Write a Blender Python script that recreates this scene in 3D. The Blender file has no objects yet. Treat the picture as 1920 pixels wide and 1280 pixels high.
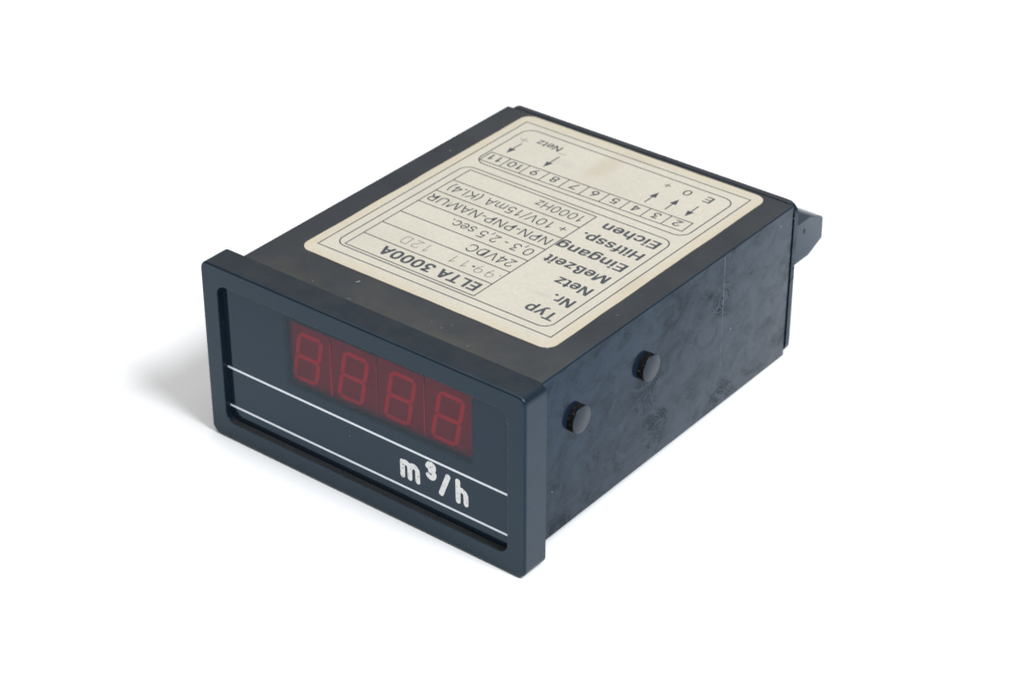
import bpy, bmesh, math, random
from mathutils import Matrix, Vector, noise

random.seed(7)
S = 0.001                                   # the meter is measured in millimetres
scene = bpy.context.scene
col = scene.collection

# ------------------------------------------------------------------ pose of the meter on the table
# it rests on the rear lower edge of the bezel and on the rear lower edge of the housing
BEZEL_D, BODY_D = 7.5, 112.1
XL, XR, ZT, ZB = 3.2, 92.8, 45.87, 2.36
TILT = math.atan2(ZB, BODY_D - BEZEL_D)
POSE = Matrix.Translation((-0.048, -0.050, math.sin(TILT) * BEZEL_D * S)) @ Matrix.Rotation(-TILT, 4, 'X')

# ------------------------------------------------------------------ camera
CAM_POS = Vector((351.874, -330.024, 324.485)) * S
YAW, PITCH, FPX = -0.6659, 0.5595, 4410.8
d = Vector((math.sin(YAW) * math.cos(PITCH), math.cos(YAW) * math.cos(PITCH), -math.sin(PITCH)))
right = Vector((math.cos(YAW), -math.sin(YAW), 0.0))
up = right.cross(d)
cam_data = bpy.data.cameras.new('camera')
cam = bpy.data.objects.new('camera', cam_data)
col.objects.link(cam)
M = Matrix((right, up, -d)).transposed().to_4x4()
M.translation = CAM_POS
cam.matrix_world = POSE @ M
cam_data.sensor_width = 36.0
cam_data.lens = FPX * 36.0 / 1920.0
cam_data.clip_start = 0.02
cam_data.clip_end = 50.0
cam_data.dof.use_dof = True
cam_data.dof.focus_distance = 0.535
cam_data.dof.aperture_fstop = 24.0
scene.camera = cam

# ------------------------------------------------------------------ light
world = bpy.data.worlds.new('World')
scene.world = world
world.use_nodes = True
bg = world.node_tree.nodes['Background']
bg.inputs[0].default_value = (1.0, 1.0, 1.0, 1.0)
bg.inputs[1].default_value = 0.25


def area_lamp(name, loc, target, size, power, colour):
    ld = bpy.data.lights.new(name, 'AREA')
    ld.shape = 'DISK'
    ld.size = size
    ld.energy = power
    ld.color = colour
    o = bpy.data.objects.new(name, ld)
    col.objects.link(o)
    o.location = loc
    o.rotation_euler = (Vector(target) - Vector(loc)).to_track_quat('-Z', 'Y').to_euler()
    return o


area_lamp('window_light', (1.40, 0.00, 1.68), (0, 0, 0.0), 0.85, 58.0, (0.96, 1.0, 1.04))
area_lamp('added_overhead_fill', (-0.25, -0.15, 1.90), (0, 0, 0.0), 2.4, 21.0, (1.0, 1.0, 1.0))  # added fill lamp: lightens the cast shadow, leaves low reflections dark

scene.view_settings.view_transform = 'Standard'
scene.view_settings.look = 'None'
scene.view_settings.exposure = 0.0
scene.view_settings.gamma = 1.0
scene.cycles.use_denoising = True
scene.cycles.max_bounces = 10
scene.cycles.transparent_max_bounces = 16


# ------------------------------------------------------------------ material helpers
class Mat:
    def __init__(self, name):
        self.m = bpy.data.materials.new(name)
        self.m.use_nodes = True
        self.nt = self.m.node_tree
        self.b = self.nt.nodes['Principled BSDF']
        self.out = self.nt.nodes['Material Output']
        self.tc = self.nt.nodes.new('ShaderNodeTexCoord')

    def n(self, kind, **props):
        nd = self.nt.nodes.new(kind)
        for k, v in props.items():
            setattr(nd, k, v)
        return nd

    def link(self, a, b):
        self.nt.links.new(a, b)

    def obj(self):
        return self.tc.outputs['Object']

    def mapped(self, scale=(1, 1, 1), rot=(0, 0, 0), loc=(0, 0, 0)):
        mp = self.n('ShaderNodeMapping')
        mp.inputs['Scale'].default_value = scale
        mp.inputs['Rotation'].default_value = rot
        mp.inputs['Location'].default_value = loc
        self.link(self.obj(), mp.inputs['Vector'])
        return mp.outputs[0]

    def noise(self, scale, detail=4.0, rough=0.55, vec=None, distort=0.0):
        nd = self.n('ShaderNodeTexNoise')
        nd.inputs['Scale'].default_value = scale
        nd.inputs['Detail'].default_value = detail
        nd.inputs['Roughness'].default_value = rough
        nd.inputs['Distortion'].default_value = distort
        self.link(vec if vec is not None else self.obj(), nd.inputs['Vector'])
        return nd.outputs['Fac']

    def ramp(self, fac, lo, hi, a=0.0, b=1.0):
        nd = self.n('ShaderNodeMapRange')
        nd.inputs['From Min'].default_value = lo
        nd.inputs['From Max'].default_value = hi
        nd.inputs['To Min'].default_value = a
        nd.inputs['To Max'].default_value = b
        self.link(fac, nd.inputs['Value'])
        return nd.outputs['Result']

    def math(self, op, a, b=None, clamp=False):
        nd = self.n('ShaderNodeMath', operation=op, use_clamp=clamp)
        for i, v in enumerate((a, b)):
            if v is None:
                continue
            if isinstance(v, (int, float)):
                nd.inputs[i].default_value = v
            else:
                self.link(v, nd.inputs[i])
        return nd.outputs[0]

    def mix(self, fac, a, b):
        nd = self.n('ShaderNodeMix', data_type='RGBA')
        for sock, v in ((nd.inputs['Factor'], fac), (nd.inputs['A'], a), (nd.inputs['B'], b)):
            if isinstance(v, (int, float)):
                sock.default_value = v
            elif isinstance(v, tuple):
                sock.default_value = (*v, 1.0)
            else:
                self.link(v, sock)
        return nd.outputs['Result']

    def sep(self, vec):
        nd = self.n('ShaderNodeSeparateXYZ')
        self.link(vec, nd.inputs[0])
        return nd.outputs

    def up_mask(self, lo=0.6, hi=0.95):
        # object-space normal: how far the face looks up in the meter's own frame
        return self.ramp(self.sep(self.tc.outputs['Normal'])['Z'], lo, hi)

    def specks(self, scale, size, keep):
        v = self.n('ShaderNodeTexVoronoi')
        v.inputs['Scale'].default_value = scale
        self.link(self.obj(), v.inputs['Vector'])
        c = self.n('ShaderNodeSeparateColor')
        self.link(v.outputs['Color'], c.inputs[0])
        k = self.math('LESS_THAN', c.outputs[0], keep)
        near = self.ramp(v.outputs['Distance'], size, size * 0.55)
        return self.math('MULTIPLY', k, near)

    def bump(self, height, strength, dist):
        nd = self.n('ShaderNodeBump')
        nd.inputs['Strength'].default_value = strength
        nd.inputs['Distance'].default_value = dist
        self.link(height, nd.inputs['Height'])
        self.link(nd.outputs[0], self.b.inputs['Normal'])

    def set(self, **kw):
        for k, v in kw.items():
            key = {'base': 'Base Color', 'rough': 'Roughness', 'ior': 'IOR', 'tint': 'Specular Tint',
                   'spec': 'Specular IOR Level'}[k]
            s = self.b.inputs[key]
            if isinstance(v, tuple):
                s.default_value = (*v, 1.0)
            elif isinstance(v, (int, float)):
                s.default_value = v
            else:
                self.link(v, s)
        return self


BLUE = (0.48, 0.73, 1.0)
MATS = {}

# moulded bezel: satin, fine grain, dust on the lower ledge
m = Mat('bezel_plastic')
grain = m.noise(2600, 2)
upm = m.up_mask(0.7, 0.98)
pos = m.sep(m.obj())
ledge = m.math('MULTIPLY', upm, m.math('LESS_THAN', pos['Z'], 0.012))
dust_n = m.ramp(m.noise(2600, 5, 0.75), 0.45, 0.75)
dust = m.math('MULTIPLY', ledge, dust_n)
sp = m.specks(460, 0.055, 0.12)
basec = m.mix(m.math('MULTIPLY', m.noise(120, 3), 0.5), (0.007, 0.0125, 0.020), (0.010, 0.016, 0.024))
basec = m.mix(m.math('MULTIPLY', upm, m.ramp(m.noise(180, 5, 0.65), 0.3, 0.7, 0.30, 0.60)), basec, (0.040, 0.042, 0.043))
basec = m.mix(m.math('MULTIPLY', dust, 0.55), basec, (0.13, 0.105, 0.075))
basec = m.mix(m.math('MULTIPLY', sp, 0.60), basec, (0.36, 0.37, 0.38))
m.set(base=basec, rough=m.ramp(m.noise(140, 5), 0.3, 0.75, 0.22, 0.34), ior=1.47, tint=(0.42, 0.72, 1.0), spec=0.45)
m.bump(grain, 0.10, 0.00004)
MATS['bezel'] = m.m

# housing: glossier sides with finger smears, dusty top
m = Mat('housing_plastic')
v = m.mapped(scale=(1, 1, 1.35), rot=(0.55, 0, 0))
cloud = m.noise(28, 6, 0.62, v, 0.6)
cloud2 = m.noise(130, 8, 0.74, v, 0.9)
fine = m.noise(520, 4, 0.7, v)
smear = m.math('ADD', m.math('MULTIPLY', cloud, 0.42), m.math('MULTIPLY', cloud2, 0.58))
smear = m.ramp(smear, 0.42, 0.66)
w = m.n('ShaderNodeTexWave', wave_type='RINGS', rings_direction='SPHERICAL')
w.inputs['Scale'].default_value = 520
w.inputs['Distortion'].default_value = 9.0
w.inputs['Detail'].default_value = 2.0
w.inputs['Detail Scale'].default_value = 0.8
vv = m.n('ShaderNodeTexVoronoi')
vv.inputs['Scale'].default_value = 62
vv.inputs['Randomness'].default_value = 1.0
m.link(m.obj(), vv.inputs['Vector'])
off = m.n('ShaderNodeVectorMath', operation='SUBTRACT')
m.link(m.obj(), off.inputs[0])
m.link(vv.outputs['Position'], off.inputs[1])
m.link(off.outputs[0], w.inputs['Vector'])
vc = m.n('ShaderNodeSeparateColor')
m.link(vv.outputs['Color'], vc.inputs[0])
prints = m.math('MULTIPLY', m.math('LESS_THAN', vc.outputs[1], 0.42), m.ramp(vv.outputs['Distance'], 0.62, 0.30))
prints = m.math('MULTIPLY', prints, m.ramp(w.outputs['Fac'], 0.42, 0.72))
prints = m.math('MULTIPLY', prints, m.ramp(cloud2, 0.40, 0.55))
side = m.math('SUBTRACT', 1.0, m.up_mask(0.4, 0.8))
film = m.math('MAXIMUM', smear, prints)
film = m.math('MULTIPLY', film, m.ramp(fine, 0.2, 0.6, 0.75, 1.0))
upm = m.up_mask(0.75, 0.98)
pos = m.sep(m.obj())
nearb = m.ramp(pos['Y'], 0.030, 0.009)
brown = m.math('MULTIPLY', nearb, m.ramp(m.noise(60, 5, 0.65), 0.35, 0.65))
dustf = m.ramp(m.noise(46, 6, 0.65), 0.30, 0.70, 0.55, 1.0)
dustf = m.math('MULTIPLY', dustf, upm)
basec = m.mix(film, (0.0075, 0.0145, 0.0265), (0.007, 0.0105, 0.015))
basec = m.mix(m.math('MULTIPLY', dustf, 0.55), basec, (0.066, 0.065, 0.061))
basec = m.mix(m.math('MULTIPLY', m.math('MULTIPLY', brown, upm), 0.40), basec, (0.095, 0.084, 0.066))
sp = m.specks(420, 0.055, 0.16)
sp2 = m.specks(130, 0.030, 0.25)
basec = m.mix(m.math('MULTIPLY', m.math('MAXIMUM', sp, sp2), 0.65), basec, (0.36, 0.37, 0.38))
rs = m.ramp(film, 0, 1, 0.14, 0.46)
rmix = m.n('ShaderNodeMix', data_type='FLOAT')
m.link(upm, rmix.inputs['Factor'])
m.link(rs, rmix.inputs['A'])
rmix.inputs['B'].default_value = 0.5
m.set(base=basec, rough=rmix.outputs['Result'], ior=1.44, tint=m.mix(upm, (0.36, 0.68, 1.0), (0.85, 0.92, 1.0)),
      spec=m.ramp(m.math('MULTIPLY', film, side), 0, 1, 0.44, 0.06))
m.bump(m.noise(1500, 3), 0.08, 0.00004)
MATS['housing'] = m.m

m = Mat('stud_plastic')
m.set(base=m.mix(m.noise(500, 3), (0.010, 0.013, 0.018), (0.016, 0.019, 0.026)), rough=0.32, ior=1.47, tint=(0.55, 0.76, 1.0), spec=0.38)
MATS['stud'] = m.m

m = Mat('pale_seam')
m.set(base=m.mix(m.ramp(m.noise(260, 4, 0.7), 0.35, 0.65), (0.06, 0.075, 0.095), (0.17, 0.20, 0.24)), rough=0.5)
MATS['seam'] = m.m
m = Mat('pale_fleck')
m.set(base=m.mix(m.ramp(m.noise(2600, 4, 0.7), 0.35, 0.6), (0.05, 0.055, 0.06), (0.30, 0.34, 0.38)), rough=0.7)
MATS['fleck'] = m.m
m = Mat('shaded_grimy_stud_wall')
m.set(base=m.mix(m.ramp(m.noise(1500, 4, 0.7), 0.58, 0.70), (0.006, 0.006, 0.006), (0.10, 0.085, 0.06)), rough=0.85, spec=0.1)  # near-black base carries the wall's shade, brown specks are dirt
MATS['shaded_grime'] = m.m

m = Mat('connector_plastic')
m.set(base=m.mix(m.noise(220, 4), (0.026, 0.034, 0.045), (0.036, 0.044, 0.055)), rough=0.20, ior=1.5, tint=BLUE, spec=0.45)
m.bump(m.noise(1800, 2), 0.1, 0.00004)
MATS['connector'] = m.m

m = Mat('dark_hole')
m.set(base=m.mix(m.noise(300, 2), (0.003, 0.003, 0.004), (0.006, 0.006, 0.007)), rough=0.8)
MATS['hole'] = m.m

# aged paper label
m = Mat('label_paper')
pos = m.sep(m.obj())
ex = m.math('MINIMUM', m.math('SUBTRACT', pos['X'], 0.0108), m.math('SUBTRACT', 0.0860, pos['X']))
ey = m.math('MINIMUM', m.math('SUBTRACT', pos['Y'], 0.0214), m.math('SUBTRACT', 0.1110, pos['Y']))
edge = m.math('MINIMUM', ex, ey)
edge = m.math('ADD', edge, m.math('MULTIPLY', m.math('SUBTRACT', m.noise(140, 5, 0.7), 0.5), 0.006))
yellow = m.ramp(edge, 0.0042, 0.0)
mott = m.ramp(m.noise(70, 6, 0.6), 0.35, 0.7)
fib = m.noise(1400, 4, 0.7)
basec = m.mix(mott, (0.520, 0.487, 0.412), (0.490, 0.458, 0.386))
basec = m.mix(m.math('MULTIPLY', yellow, 0.62), basec, (0.50, 0.42, 0.29))
# brown water stain between the terminal row and the rear edge, another by the right edge
def blot(cx, cy, rx, ry, sc=160, wob=0.8):
    dx = m.math('DIVIDE', m.math('SUBTRACT', pos['X'], cx), rx)
    dy = m.math('DIVIDE', m.math('SUBTRACT', pos['Y'], cy), ry)
    r = m.math('SQRT', m.math('ADD', m.math('MULTIPLY', dx, dx), m.math('MULTIPLY', dy, dy)))
    r = m.math('ADD', r, m.math('MULTIPLY', m.math('SUBTRACT', m.noise(sc, 5, 0.7), 0.5), wob * 2))
    return m.ramp(r, 1.0, 0.35)
stain = m.math('MAXIMUM', blot(0.0440, 0.0990, 0.0040, 0.0100), m.math('MULTIPLY', blot(0.0835, 0.0560, 0.0022, 0.0080), 0.9))
stain = m.math('MAXIMUM', stain, m.math('MULTIPLY', blot(0.0480, 0.1080, 0.0080, 0.0022), 0.8))
basec = m.mix(m.math('MULTIPLY', stain, 0.32), basec, (0.40, 0.31, 0.21))
grey = m.math('MAXIMUM', blot(0.0690, 0.0400, 0.0052, 0.0010, 260), m.math('MULTIPLY', blot(0.0350, 0.0945, 0.0070, 0.0020, 220), 0.7))
basec = m.mix(m.math('MULTIPLY', grey, 0.22), basec, (0.30, 0.29, 0.27))
basec = m.mix(m.math('MULTIPLY', m.specks(260, 0.085, 0.06), 0.5), basec, (0.36, 0.29, 0.21))
basec = m.mix(m.ramp(fib, 0.35, 0.75, 0.0, 0.45), basec, (0.38, 0.345, 0.27))
m.set(base=basec, rough=0.62, ior=1.45)
m.bump(m.math('ADD', m.math('MULTIPLY', m.noise(60, 3), 1.0), m.math('MULTIPLY', fib, 0.15)), 0.25, 0.0004)
MATS['paper'] = m.m


def ink(name, a, b):
    mm = Mat(name)
    mm.set(base=mm.mix(mm.ramp(mm.noise(900, 4, 0.7), 0.35, 0.7), a, b), rough=0.6)
    return mm.m


MATS['ink'] = ink('black_ink', (0.040, 0.044, 0.054), (0.075, 0.080, 0.092))
MATS['line_ink'] = ink('line_ink', (0.035, 0.039, 0.048), (0.065, 0.07, 0.08))
MATS['pen'] = ink('faded_plotter_ink', (0.15, 0.147, 0.14), (0.23, 0.225, 0.205))
MATS['faint'] = ink('faint_ink', (0.16, 0.165, 0.17), (0.26, 0.26, 0.25))

m = Mat('white_print')
chip = m.ramp(m.noise(1300, 5, 0.75), 0.56, 0.64)
m.set(base=m.mix(chip, (0.80, 0.81, 0.80), (0.20, 0.20, 0.20)), rough=0.5)
MATS['white_worn'] = m.m
m = Mat('white_line_print')
m.set(base=m.mix(m.noise(500, 3), (0.82, 0.86, 0.92), (0.76, 0.80, 0.86)), rough=0.45)
MATS['white_line'] = m.m

# front window: dark printed mask with a clear red field in front of the digits
m = Mat('masked_red_filter')
fr = m.n('ShaderNodeFresnel')
fr.inputs['IOR'].default_value = 1.40
tr = m.n('ShaderNodeBsdfTransparent')
tr.inputs[0].default_value = (0.86, 0.05, 0.08, 1)
gl = m.n('ShaderNodeBsdfGlossy')
gl.inputs['Color'].default_value = (0.66, 0.84, 1.0, 1)
gl.inputs['Roughness'].default_value = 0.09
di = m.n('ShaderNodeBsdfDiffuse')
spk = m.math('MULTIPLY', m.math('MAXIMUM', m.specks(300, 0.045, 0.16), m.specks(700, 0.06, 0.06)), 0.5)
m.link(m.mix(spk, (0.010, 0.016, 0.025), (0.42, 0.42, 0.42)), di.inputs[0])
pos = m.sep(m.obj())
soft = 0.0008
zz = m.math('SUBTRACT', pos['Z'], m.math('MULTIPLY', m.math('SUBTRACT', pos['X'], 0.0255), 0.016))
fx = m.math('MINIMUM', m.ramp(pos['X'], 0.0244 - soft, 0.0244 + soft), m.ramp(pos['X'], 0.0802 + soft, 0.0802 - soft))
fz = m.math('MINIMUM', m.ramp(zz, 0.0228 - soft, 0.0228 + soft), m.ramp(zz, 0.0418 + soft, 0.0418 - soft))
clear = m.math('MULTIPLY', fx, fz)
opaque = m.math('SUBTRACT', 1.0, m.math('MULTIPLY', clear, m.math('SUBTRACT', 0.97, spk)))
add1 = m.n('ShaderNodeMixShader')
m.link(opaque, add1.inputs[0])
m.link(tr.outputs[0], add1.inputs[1])
m.link(di.outputs[0], add1.inputs[2])
mx = m.n('ShaderNodeMixShader')
geo = m.n('ShaderNodeNewGeometry')
m.link(m.math('MULTIPLY', fr.outputs[0], m.math('SUBTRACT', 1.0, geo.outputs['Backfacing'])), mx.inputs[0])
m.link(add1.outputs[0], mx.inputs[1])
m.link(gl.outputs[0], mx.inputs[2])
m.link(mx.outputs[0], m.out.inputs['Surface'])
MATS['filter'] = m.m

m = Mat('module_face')
m.set(base=m.mix(m.noise(200, 3), (0.165, 0.10, 0.10), (0.205, 0.125, 0.125)), rough=0.6)
MATS['module'] = m.m
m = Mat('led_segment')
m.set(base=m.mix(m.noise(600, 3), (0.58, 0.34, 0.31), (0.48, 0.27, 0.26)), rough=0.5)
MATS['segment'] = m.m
m = Mat('dim_led')
m.set(base=m.mix(m.noise(600, 3), (0.26, 0.18, 0.17), (0.22, 0.15, 0.15)), rough=0.5)
MATS['dim'] = m.m

m = Mat('white_tabletop')
m.set(base=m.mix(m.noise(6, 4), (0.90, 0.90, 0.90), (0.92, 0.92, 0.92)), rough=0.7)
m.bump(m.noise(500, 3), 0.03, 0.0002)
MATS['table'] = m.m


# ------------------------------------------------------------------ geometry helpers (millimetres in, metres out)
def new_obj(name, verts, faces, mat, parent=None, smooth=False):
    me = bpy.data.meshes.new(name)
    me.from_pydata([tuple(c * S for c in p) for p in verts], [], faces)
    me.materials.append(MATS[mat])
    me.update()
    if smooth:
        me.shade_smooth()
    o = bpy.data.objects.new(name, me)
    col.objects.link(o)
    if parent is not None:
        o.parent = parent
    return o


def fix(o):
    bm = bmesh.new()
    bm.from_mesh(o.data)
    bmesh.ops.recalc_face_normals(bm, faces=bm.faces)
    bm.to_mesh(o.data)
    bm.free()
    return o


def sharp(o, deg=35):
    o.data.shade_smooth()
    o.data.set_sharp_from_angle(angle=math.radians(deg))
    return o


def rrect(x0, x1, z0, z1, r, seg=8):
    pts = []
    for cx, cz, a0 in ((x1 - r, z0 + r, -90), (x1 - r, z1 - r, 0), (x0 + r, z1 - r, 90), (x0 + r, z0 + r, 180)):
        for k in range(seg + 1):
            a = math.radians(a0 + 90 * k / seg)
            pts.append((cx + r * math.cos(a), cz + r * math.sin(a)))
    return pts


def loft(name, rings, mat, parent, cap_first=False, cap_last=False, closed=False, deg=35):
    n = len(rings[0])
    verts = [p for r in rings for p in r]
    faces = []
    m_ = len(rings)
    for i in range(m_ if closed else m_ - 1):
        j = (i + 1) % m_
        for k in range(n):
            k2 = (k + 1) % n
            faces.append((i * n + k, i * n + k2, j * n + k2, j * n + k))
    if cap_first:
        faces.append(tuple(range(n))[::-1])
    if cap_last:
        faces.append(tuple((m_ - 1) * n + k for k in range(n)))
    return sharp(fix(new_obj(name, verts, faces, mat, parent)), deg)


def bevel_box(name, x0, x1, y0, y1, z0, z1, b, mat, parent, seg=3):
    bm = bmesh.new()
    bmesh.ops.create_cube(bm, size=1)
    for v_ in bm.verts:
        v_.co = ((x0 + x1) / 2 + v_.co.x * (x1 - x0), (y0 + y1) / 2 + v_.co.y * (y1 - y0), (z0 + z1) / 2 + v_.co.z * (z1 - z0))
    bmesh.ops.bevel(bm, geom=list(bm.edges), offset=b, segments=seg, profile=0.5, affect='EDGES')
    vs = [tuple(v_.co) for v_ in bm.verts]
    fs = [tuple(v_.index for v_ in f.verts) for f in bm.faces]
    bm.free()
    return sharp(new_obj(name, vs, fs, mat, parent), 12)


def ribbon(pts, w, closed=False, caps=6):
    """flat stroke along a 2-D polyline: outline of quads with mitred joins and round caps"""
    n = len(pts)
    P = [Vector(p) for p in pts]
    L, R = [], []
    for i in range(n):
        if closed:
            a, b, c = P[i - 1], P[i], P[(i + 1) % n]
        else:
            a, b, c = P[max(i - 1, 0)], P[i], P[min(i + 1, n - 1)]
        d1 = (b - a).normalized() if (b - a).length > 1e-9 else (c - b).normalized()
        d2 = (c - b).normalized() if (c - b).length > 1e-9 else d1
        t = (d1 + d2).normalized()
        nrm = Vector((-t.y, t.x))
        k = max(0.35, nrm.dot(Vector((-d1.y, d1.x))))
        L.append(b + nrm * w / 2 / k)
        R.append(b - nrm * w / 2 / k)
    verts = L + R
    faces = []
    for i in range(n if closed else n - 1):
        j = (i + 1) % n
        faces.append((i, n + i, n + j, j))
    if not closed and caps:
        for end in (0, n - 1):
            q = P[end]
            dirv = (P[0] - P[1]) if end == 0 else (P[-1] - P[-2])
            dirv.normalize()
            a0 = math.atan2(dirv.y, dirv.x)
            idx = []
            for k in range(1, caps):
                a = a0 + math.pi / 2 - math.pi * k / caps
                idx.append(len(verts))
                verts.append(q + Vector((math.cos(a), math.sin(a))) * w / 2)
            s, e = (n + end, end) if end == 0 else (end, n + end)
            faces.append(tuple([s] + idx + [e]))
    return [tuple(p) for p in verts], faces


def arc(cx, cy, r, a0, a1, n=10, ry=None):
    ry = r if ry is None else ry
    return [(cx + r * math.cos(math.radians(a0 + (a1 - a0) * k / n)), cy + ry * math.sin(math.radians(a0 + (a1 - a0) * k / n))) for k in range(n + 1)]


# ------------------------------------------------------------------ the table
bm = bmesh.new()
bmesh.ops.create_grid(bm, x_segments=2, y_segments=2, size=2.2)
me = bpy.data.meshes.new('tabletop')
bm.to_mesh(me)
bm.free()
me.materials.append(MATS['table'])
table = bpy.data.objects.new('tabletop', me)
col.objects.link(table)
table['kind'] = 'structure'
table['label'] = 'plain matt white tabletop under the panel meter'

# ------------------------------------------------------------------ the meter
meter = bpy.data.objects.new('panel_meter', None)
col.objects.link(meter)
meter.matrix_world = POSE
meter.empty_display_size = 0.02
meter['label'] = 'black plastic digital panel meter with red four-digit display and cream rating label'
meter['category'] = 'meter'

# housing
housing = bevel_box('housing', XL, XR, 6.0, BODY_D, ZB, ZT, 0.45, 'housing', meter, 5)
new_obj('mould_seam', [(XR + 0.012, 81.72, 45.1), (XR + 0.012, 81.86, 45.1), (XR + 0.012, 82.09, 14.0), (XR + 0.012, 81.98, 14.0)],
        [(0, 1, 2, 3)], 'seam', housing)

for fx_, fy_, fl, fw, fa in ((32.7, 18.3, 0.85, 0.30, 62), (36.2, 11.3, 0.5, 0.10, 30), (27.6, 10.2, 0.22, 0.16, 10), (24.3, 12.0, 0.2, 0.16, 0),
                              (61.0, 14.6, 0.24, 0.12, 80), (70.5, 12.2, 0.18, 0.14, 0), (84.9, 22.6, 0.28, 0.2, 30), (88.9, 43.5, 0.26, 0.14, 70)):
    ca, sa = math.cos(math.radians(fa)), math.sin(math.radians(fa))
    ring_ = []
    for k in range(11):
        t = 2 * math.pi * k / 11
        q_ = random.uniform(0.65, 1.15)
        px_, py_ = fl * q_ * math.cos(t), fw * q_ * math.sin(t)
        ring_.append((fx_ + px_ * ca - py_ * sa, fy_ + px_ * sa + py_ * ca, ZT + 0.012))
    new_obj('dirt_fleck', ring_, [tuple(range(11))], 'fleck', housing)

# rear cover: neck, then a plate with rounded corners standing slightly proud of the side
def ring(x0, x1, z0, z1, r, y, seg=8):
    return [(x, y, z) for x, z in rrect(x0, x1, z0, z1, r, seg)]


loft('rear_cover', [ring(3.8, 92.45, 3.0, 45.72, 2.8, BODY_D - 0.3), ring(3.8, 92.45, 3.0, 45.72, 2.8, BODY_D + 0.16),
                    ring(3.45, 93.0, 2.5, 45.92, 3.0, BODY_D + 0.16), ring(3.4, 93.05, 2.45, 45.97, 3.0, BODY_D + 0.24),
                    ring(3.4, 93.05, 2.45, 45.97, 3.0, BODY_D + 1.8), ring(3.75, 92.75, 2.8, 45.62, 2.7, BODY_D + 2.0)],
     'housing', meter, True, True, deg=20)

# plug-in terminal connector at the rear
prof = [(114.0, 34.0), (128.3, 34.0), (128.7, 33.9), (134.4, 31.7), (135.1, 31.2), (135.3, 30.6), (135.5, 25.3), (135.3, 24.8),
        (129.3, 22.4), (128.9, 22.3), (114.0, 22.3)]
x0c, x1c = 28.0, 88.0
e = 0.25
cy = sum(p[0] for p in prof) / len(prof)
cz = sum(p[1] for p in prof) / len(prof)
def shrink(p, k):
    return (p[0] + (cy - p[0]) * k, p[1] + (cz - p[1]) * k)
rings = []
for xx, k in ((x0c, 0.03), (x0c + e, 0.0), (x1c - e, 0.0), (x1c, 0.03)):
    rings.append([(xx, *shrink(p, k)) for p in prof])
conn = loft('terminal_connector', rings, 'connector', meter, True, True)
for k in range(11):
    xx = x0c + 3.6 + k * 5.28
    pts = [(xx + 1.5 * math.cos(a), 121.5 + 1.5 * math.sin(a)) for a in [2 * math.pi * i / 16 for i in range(16)]]
    new_obj('screw_well', [(p[0], p[1], 34.01) for p in pts], [tuple(range(16))], 'hole', conn)
pts = [(126.1 + 0.55 * math.cos(a), 30.8 + 0.75 * math.sin(a)) for a in [2 * math.pi * i / 14 for i in range(14)]]
loft('latch_hole', [[(88.02, *p) for p in pts], [(87.6, *p) for p in pts]], 'hole', conn, True, True)

# front bezel: closed loft from the outer back edge over the rounded front to the window wall
OX0, OX1, OZ0, OZ1 = 4.5, 91.2, 5.0, 43.3
WIN_Y = 1.7
br = 2.4
BX0, BX1, BZ0, BZ1, BB = -0.55, 96.3, -0.02, 48.4, 0.55
rings = [ring(BX0, BX1, BZ0, BZ1, br, BEZEL_D), ring(BX0, BX1, BZ0, BZ1, br, BB + 0.05), ring(BX0, BX1, BZ0, BZ1, br, BB)]
for k in range(1, 5):
    a = math.radians(90 * k / 4)
    i_ = BB * (1 - math.cos(a))
    rings.append(ring(BX0 + i_, BX1 - i_, BZ0 + i_, BZ1 - i_, br - i_ * 0.8, BB * (1 - math.sin(a))))
i_ = BB + 0.05
rings.append(ring(BX0 + i_, BX1 - i_, BZ0 + i_, BZ1 - i_, br - i_ * 0.8, 0.0))
rings.append(ring(OX0 - 0.2, OX1 + 0.2, OZ0 - 0.2, OZ1 + 0.2, 2.8, 0.0))
for k in range(4):
    a = math.radians(90 * k / 3)
    g = 0.16 * (1 - math.sin(a))
    rings.append(ring(OX0 - g, OX1 + g, OZ0 - g, OZ1 + g, 2.6 + g, 0.16 * (1 - math.cos(a))))
rings.append(ring(OX0, OX1, OZ0, OZ1, 2.6, 0.22))
rings.append(ring(OX0, OX1, OZ0, OZ1, 2.6, BEZEL_D))
bezel = loft('front_bezel', rings, 'bezel', meter, closed=True)

# filter window
window = loft('display_window', [ring(OX0 - 0.3, OX1 + 0.3, OZ0 - 0.3, OZ1 + 0.3, 2.7, WIN_Y),
                                 ring(OX0 - 0.3, OX1 + 0.3, OZ0 - 0.3, OZ1 + 0.3, 2.7, WIN_Y + 1.2)], 'filter', meter, True, True)

# two printed rules on the window
for z in (19.82, 8.80):
    y = WIN_Y - 0.03
    hw = 0.30
    new_obj('printed_rule', [(OX0, y, z - hw), (OX1, y, z - hw), (OX1, y, z + hw), (OX0, y, z + hw)], [(0, 1, 2, 3)], 'white_line', window)


def stroke_obj(name, strokes, w, mat, parent, place, thick=0.0):
    """several strokes joined into one printed character; each a hair above the one before"""
    V, F = [], []
    for si, st in enumerate(strokes):
        v_, f_ = ribbon(st, w, False)
        base = len(V)
        h = 0.006 * si
        V += [place(p[0], p[1], h) for p in v_]
        F += [tuple(base + i for i in f) for f in f_]
    return new_obj(name, V, F, mat, parent)


def win_place(x, z, h):
    return (x, WIN_Y - 0.05 - h, z)


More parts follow.
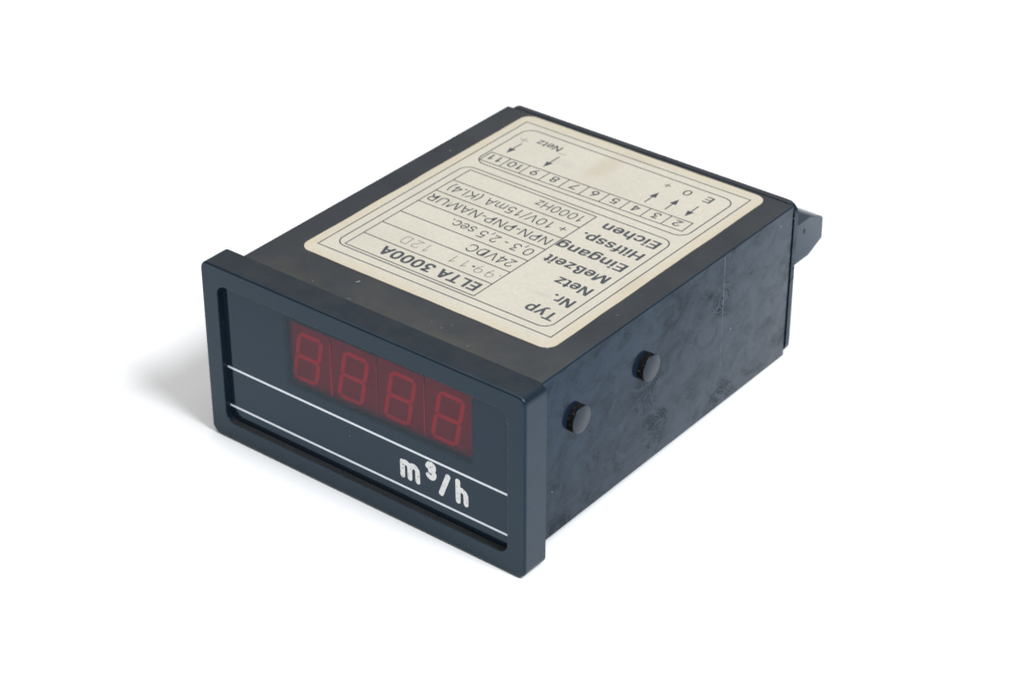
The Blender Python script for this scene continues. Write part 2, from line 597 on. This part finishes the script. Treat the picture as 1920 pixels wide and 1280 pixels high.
sw = 1.42
stroke_obj('printed_letter', [[(59.40, 15.75), (59.45, 12.0)],
                              [(59.5, 15.6)] + arc(60.35, 14.6, 1.22, 110, 0, 8) + [(61.62, 12.0)],
                              [(61.62, 14.7)] + arc(62.72, 14.5, 1.22, 110, 0, 8) + [(63.98, 12.0)]], sw, 'white_worn', window, win_place)
stroke_obj('printed_numeral', [[(67.0, 17.75)] + arc(67.95, 17.75, 0.85, 150, -80, 12)[1:] + [(67.75, 16.75)],
                               [(67.8, 16.75)] + arc(67.95, 15.85, 0.95, 80, -150, 12)], 1.38, 'white_worn', window, win_place)
stroke_obj('printed_slash', [[(72.95, 17.3), (70.9, 11.85)]], sw, 'white_worn', window, win_place)
stroke_obj('printed_letter', [[(75.80, 17.3), (75.87, 11.95)],
                              [(75.95, 15.1)] + arc(76.85, 14.0, 1.26, 110, 0, 8) + [(78.15, 11.95)]], sw, 'white_worn', window, win_place)

# LED digit modules behind the filter
MOD_Y = 3.4
SL = 0.19


def seg_poly(x0, z0, x1, z1, w):
    a, b = Vector((x0, z0)), Vector((x1, z1))
    t = (b - a).normalized()
    n = Vector((-t.y, t.x)) * w / 2
    k = t * w * 0.42
    return [a, a + k + n, b - k + n, b, b - k - n, a + k - n]


for i in range(4):
    mx0 = 22.95 + 14.06 * i
    mz0 = 22.35 + 0.30 * i
    mod = bevel_box('digit_module', mx0 + 0.05, mx0 + 13.75, MOD_Y, MOD_Y + 2.2, mz0, mz0 + 17.2, 0.12, 'module', meter, 1)
    bx, bz = mx0 + 2.1, mz0 + 2.15
    W, H, sw2, g = 6.8, 12.5, 1.15, 0.12
    def sl(p):
        return (bx + p[0] + SL * p[1], bz + p[1])
    segs = [((0, 0), (W, 0)), ((0, H / 2), (W, H / 2)), ((0, H), (W, H)), ((0, 0), (0, H / 2)), ((0, H / 2), (0, H)), ((W, 0), (W, H / 2)), ((W, H / 2), (W, H))]
    for a, b in segs:
        t = (Vector(b) - Vector(a)).normalized() * g
        A, B = Vector(a) + t, Vector(b) - t
        poly = [sl(p) for p in seg_poly(A.x, A.y, B.x, B.y, sw2)]
        new_obj('led_segment', [(p[0], MOD_Y - 0.04, p[1]) for p in poly], [tuple(range(6))], 'segment', mod)
    dc = sl((W + 1.7, 0.1))
    pts = [(dc[0] + 0.55 * math.cos(2 * math.pi * k / 14), dc[1] + 0.55 * math.sin(2 * math.pi * k / 14)) for k in range(14)]
    new_obj('decimal_point', [(p[0], MOD_Y - 0.04, p[1]) for p in pts], [tuple(range(14))], 'dim', mod)
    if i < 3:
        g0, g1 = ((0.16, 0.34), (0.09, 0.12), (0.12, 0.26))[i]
        gx = mx0 + 13.85  # pale strip painted in for light leaking between the modules
        new_obj('gap_light_strip', [(gx - g1, MOD_Y - 0.05, mz0 + 0.8), (gx + g1, MOD_Y - 0.05, mz0 + 0.8), (gx + g0, MOD_Y - 0.05, mz0 + 15.6), (gx - g0, MOD_Y - 0.05, mz0 + 15.6)],
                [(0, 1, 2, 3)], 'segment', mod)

# locking studs on the side
for yy in (49.8, 22.8):
    def disc(x, r):
        return [(x, yy + r * math.cos(2 * math.pi * k / 40), 30.55 + r * math.sin(2 * math.pi * k / 40)) for k in range(40)]
    stud = loft('locking_stud', [disc(XR + 1.60, 3.42), disc(XR + 1.68, 3.42), disc(XR + 1.78, 3.36), disc(XR + 1.84, 3.25)], 'stud', meter, True, True)
    loft('stud_shank', [disc(XR - 0.4, 3.38), disc(XR + 1.61, 3.38)], 'shaded_grime', stud, True, True)

# ------------------------------------------------------------------ rating label on the top
LZ = ZT + 0.13
outl = []
base_pts = rrect(10.75, 85.9, 21.75, 110.9, 3.2, 8)
n = len(base_pts)
for k in range(n):
    a, b = Vector(base_pts[k]), Vector(base_pts[(k + 1) % n])
    cnt = max(1, int((b - a).length / 1.5))
    for j in range(cnt):
        p = a.lerp(b, j / cnt)
        w1 = noise.noise(Vector((p.x * 0.09, p.y * 0.09, 3.1))) * 0.22 + noise.noise(Vector((p.x * 0.5, p.y * 0.5, 9.0))) * 0.07
        q = (p - Vector((48.3, 66.2))).normalized() * w1
        outl.append((p.x + q.x, p.y + q.y))
no = len(outl)
label = new_obj('rating_label', [(p[0], p[1], ZT + 0.004) for p in outl] + [(p[0], p[1], LZ) for p in outl],
                [tuple(range(no, 2 * no))] + [(k, (k + 1) % no, no + (k + 1) % no, no + k) for k in range(no)], 'paper', meter)
fix(label)
label['label'] = 'yellowed cream paper rating label with printed table'
IZ = LZ + 0.02


def flat(x, y, h=0.0):
    return (x, y, IZ + h)


def line_obj(name, pts, w, mat='line_ink', closed=False, h=0.0):
    v_, f_ = ribbon(pts, w, closed, 0)
    return new_obj(name, [flat(p[0], p[1], h) for p in v_], f_, mat, label)


line_obj('printed_frame', [(13.4, 25.75), (82.9, 26.4), (82.95, 107.6), (13.35, 107.2)], 0.31, closed=True)
line_obj('printed_frame', rrect(16.05, 80.1, 28.75, 78.7, 3.0), 0.33, closed=True)
line_obj('printed_frame', rrect(16.0, 80.6, 81.8, 104.6, 3.2), 0.33, closed=True)
line_obj('table_frame', [(18.5, 29.75), (58.05, 29.75), (58.05, 77.3), (18.5, 77.3)], 0.31, closed=True)
for k in range(1, 7):
    y = 29.75 + 6.79 * k
    line_obj('table_rule', [(18.6, y), (57.95, y)], 0.31, h=0.005)
line_obj('terminal_frame', [(16.85, 83.15), (78.5, 84.2), (78.4, 89.15), (16.75, 88.2)], 0.31, closed=True)
for k in range(1, 10):
    x = 16.8 + 6.165 * k
    yo = (x - 16.8) / 61.7
    line_obj('terminal_rule', [(x, 83.3 + 1.0 * yo), (x, 88.1 + 0.95 * yo)], 0.29, h=0.005)


try:                                        # Blender's own bundled interface typeface; its built-in face otherwise
    FONT = bpy.data.fonts.load(bpy.utils.system_resource('DATAFILES', path='fonts') + '/Inter.woff2')
except Exception:
    FONT = None


def raw_text(body):
    cu = bpy.data.curves.new('text_source', 'FONT')
    cu.body = body
    cu.size = 1.0
    cu.resolution_u = 4
    if FONT:
        cu.font = FONT
    ob = bpy.data.objects.new('text_source', cu)
    col.objects.link(ob)
    dg = bpy.context.evaluated_depsgraph_get()
    me_ = ob.evaluated_get(dg).to_mesh()
    vs0 = [(v_.co.x, v_.co.y) for v_ in me_.vertices]
    fs0 = [tuple(p.vertices) for p in me_.polygons]
    ob.evaluated_get(dg).to_mesh_clear()
    bpy.data.objects.remove(ob)
    bpy.data.curves.remove(cu)
    return vs0, fs0


def span(body):
    vs = raw_text(body)[0]
    return max(p[0] for p in vs) - min(p[0] for p in vs)


CAP = max(p[1] for p in raw_text('H')[0])
HH = span('HH')
C_ = CAP
# plain grotesque forms for characters that the typeface draws differently (strokes in cap heights, advance in cap heights)
OWN = {'1': ([[(0.17, 0.70), (0.33, 0.80), (0.40, 0.995)], [(0.43, 1.0), (0.43, 0.0)]], 0.76),
       '4': ([[(0.47, 0.96), (0.07, 0.30)], [(0.03, 0.27), (0.73, 0.27)], [(0.52, 1.0), (0.52, 0.0)]], 0.78),
       'K': ([[(0.16, 0.0), (0.16, 1.0)], [(0.17, 0.36), (0.80, 0.99)], [(0.38, 0.56), (0.84, 0.01)]], 0.90),
       '-': ([[(0.06, 0.36), (0.42, 0.36)]], 0.48),
       'I': ([[(0.19, 0.0), (0.19, 1.0)]], 0.38)}
CACHE = {}


def glyph(ch):
    if ch not in CACHE:
        if ch == ' ':
            CACHE[ch] = ([], [], 0.36 * C_)
        elif ch in OWN:
            V, F = [], []
            for si, st in enumerate(OWN[ch][0]):
                v_, f_ = ribbon(st, 0.118, False, 0)
                b0 = len(V)
                V += [(p[0] * C_, p[1] * C_, si * 0.002) for p in v_]
                F += [tuple(b0 + i for i in f) for f in f_]
            CACHE[ch] = (V, F, OWN[ch][1] * C_)
        else:
            v_, f_ = raw_text(ch)
            CACHE[ch] = ([(p[0], p[1], 0.0) for p in v_], f_, span('H' + ch + 'H') - HH)
    return CACHE[ch]


def text_geom(body, bold):
    """letters set one by one; bold is made of shifted layers, each a hair above the last"""
    vs, fs = [], []
    k_ = bold
    shifts = [(0, 0)] if bold <= 0 else [(-k_, -k_ * .5), (0, -k_ * .5), (k_, -k_ * .5), (-k_, k_ * .5), (0, k_ * .5), (k_, k_ * .5)]
    pen = 0.0
    for ch in body:
        gv, gf, adv = glyph(ch)
        for li, (sx, sy) in enumerate(shifts):
            b0 = len(vs)
            vs += [(pen + p[0] + sx, p[1] + sy, li * 0.005 + p[2]) for p in gv]
            fs += [tuple(b0 + i for i in f) for f in gf]
        pen += adv + (0.05 * C_ if bold > 0.012 else 0.0)
    return vs, fs


def text_obj(name, body, x_start, y_base, width, cap, bold=0.0, mat='ink', centre=False):
    """text reads towards -X with its top towards -Y (the label lies upside down to the display)"""
    vs, fs = text_geom(body, bold)
    x0 = min(p[0] for p in vs)
    x1 = max(p[0] for p in vs)
    ky = cap / CAP
    kx = width / (x1 - x0) if width else ky
    c = (x1 - x0) * kx / 2 if centre else 0.0
    V = [flat(x_start + c - (p[0] - x0) * kx, y_base - p[1] * ky, p[2]) for p in vs]
    return new_obj(name, V, fs, mat, label)


LAB = [('Typ', 78.7, 35.2, 8.5), ('Nr.', 78.35, 42.2, 5.9), ('Netz', 78.35, 49.0, 9.9), ('Meßzeit', 78.3, 55.9, 18.2),
       ('Eingang', 78.3, 62.75, 19.9), ('Hilfssp.', 78.3, 69.6, 17.8), ('Eichen', 78.3, 76.35, 16.3)]
for body, x, y, wd in LAB:
    text_obj('printed_text', body, x, y, wd, 3.45, 0.021)
VAL = [('ELTA 3000A', 56.6, 34.95, 29.6, 3.6, 0.027), ('24VDC', 56.4, 48.45, 13.8, 3.5, 0.0), ('0,3 - 2,5 sec.', 56.6, 55.2, 25.2, 3.4, 0.0),
       ('NPN-PNP-NAMUR', 56.7, 62.0, 37.4, 3.4, 0.0), ('+ 10V/15mA (KI.4)', 56.2, 68.8, 36.0, 3.4, 0.0), ('1000Hz', 56.3, 75.7, 14.3, 3.3, 0.0)]
for body, x, y, wd, cp, bo in VAL:
    text_obj('printed_text', body, x, y, wd, cp, bo)

# terminal numbers
for k in range(10):
    x = 16.8 + 6.165 * (k + 0.5)
    body = str(11 - k)
    yb = 87.35 + 0.95 * (x - 16.8) / 61.7
    text_obj('terminal_number', body, x, yb, (3.6 if body == '11' else 4.2) if len(body) == 2 else 2.0, 2.8, 0.008, centre=True)

# terminal legends and arrows
text_obj('printed_text', 'Netz', 29.9, 101.3, 7.4, 2.6, 0.008)
text_obj('printed_text', '0', 68.6, 102.4, 2.1, 2.7, 0.004, centre=True)
text_obj('printed_text', 'E', 75.9, 102.6, 2.2, 2.9, 0.01)


def strokes_label(name, strokes, w, mat):
    V, F = [], []
    for si, st in enumerate(strokes):
        v_, f_ = ribbon(st, w, False)
        base = len(V)
        V += [flat(p[0], p[1], 0.004 * si) for p in v_]
        F += [tuple(base + i for i in f) for f in f_]
    return new_obj(name, V, F, mat, label)


strokes_label('plus_mark', [[(18.0, 98.6), (20.5, 98.5)], [(19.3, 97.3), (19.2, 99.8)]], 0.26, 'faint')
strokes_label('minus_mark', [[(30.6, 98.3), (32.7, 98.4)]], 0.26, 'faint')
strokes_label('plus_mark', [[(61.6, 101.2), (63.4, 101.2)], [(62.5, 100.3), (62.5, 102.1)]], 0.28, 'ink')


def arrow(x, y_tail, y_tip, mat='ink'):
    s = 1 if y_tip > y_tail else -1
    hb = y_tip - s * 2.9
    v_, f_ = ribbon([(x, y_tail), (x, hb)], 0.36, False, 0)
    V = [flat(p[0], p[1]) for p in v_] + [flat(x - 0.95, hb), flat(x + 0.95, hb), flat(x, y_tip)]
    return new_obj('arrow_mark', V, f_ + [(4, 5, 6)], mat, label)


arrow(19.9, 96.7, 90.1)
arrow(31.95, 96.9, 89.9)
arrow(62.9, 90.6, 96.9)
arrow(68.95, 90.7, 97.0)
arrow(74.7, 97.0, 90.75)

# serial number drawn with a fine plotter pen
PEN = {'9': [[(1.9, 1.9), (1.6, 1.4), (0.5, 1.4), (0.1, 1.9), (0.2, 2.8), (0.7, 3.2), (1.5, 3.2), (1.9, 2.7), (1.9, 1.2), (1.2, 0.0)]],
       '1': [[(0.2, 2.3), (1.1, 3.2), (1.1, 0.0)]],
       '2': [[(0.0, 2.5), (0.3, 3.1), (1.5, 3.2), (1.9, 2.6), (1.7, 1.9), (0.0, 0.1), (2.0, 0.0)]],
       '0': [[(0.1, 0.0), (0.0, 3.2), (1.5, 3.2), (2.0, 2.6), (2.0, 0.4), (1.6, 0.0), (0.1, 0.0)]]}
for ch, x in (('9', 55.9), ('9', 52.6), ('1', 48.1), ('1', 44.6), ('1', 36.4), ('2', 33.4), ('0', 30.1)):
    strokes_label('serial_digit', [[(x - p[0], 41.6 - p[1]) for p in st] for st in PEN[ch]], 0.26, 'pen')
pts = [(49.6 + 0.42 * math.cos(2 * math.pi * k / 10), 40.2 + 0.38 * math.sin(2 * math.pi * k / 10)) for k in range(10)]
new_obj('serial_dot', [flat(*p) for p in pts], [tuple(range(10))], 'line_ink', label)
pts = [(57.15 + 0.3 * math.cos(2 * math.pi * k / 10), 40.7 + 0.25 * math.sin(2 * math.pi * k / 10)) for k in range(10)]
new_obj('serial_dot', [flat(*p) for p in pts], [tuple(range(10))], 'pen', label)
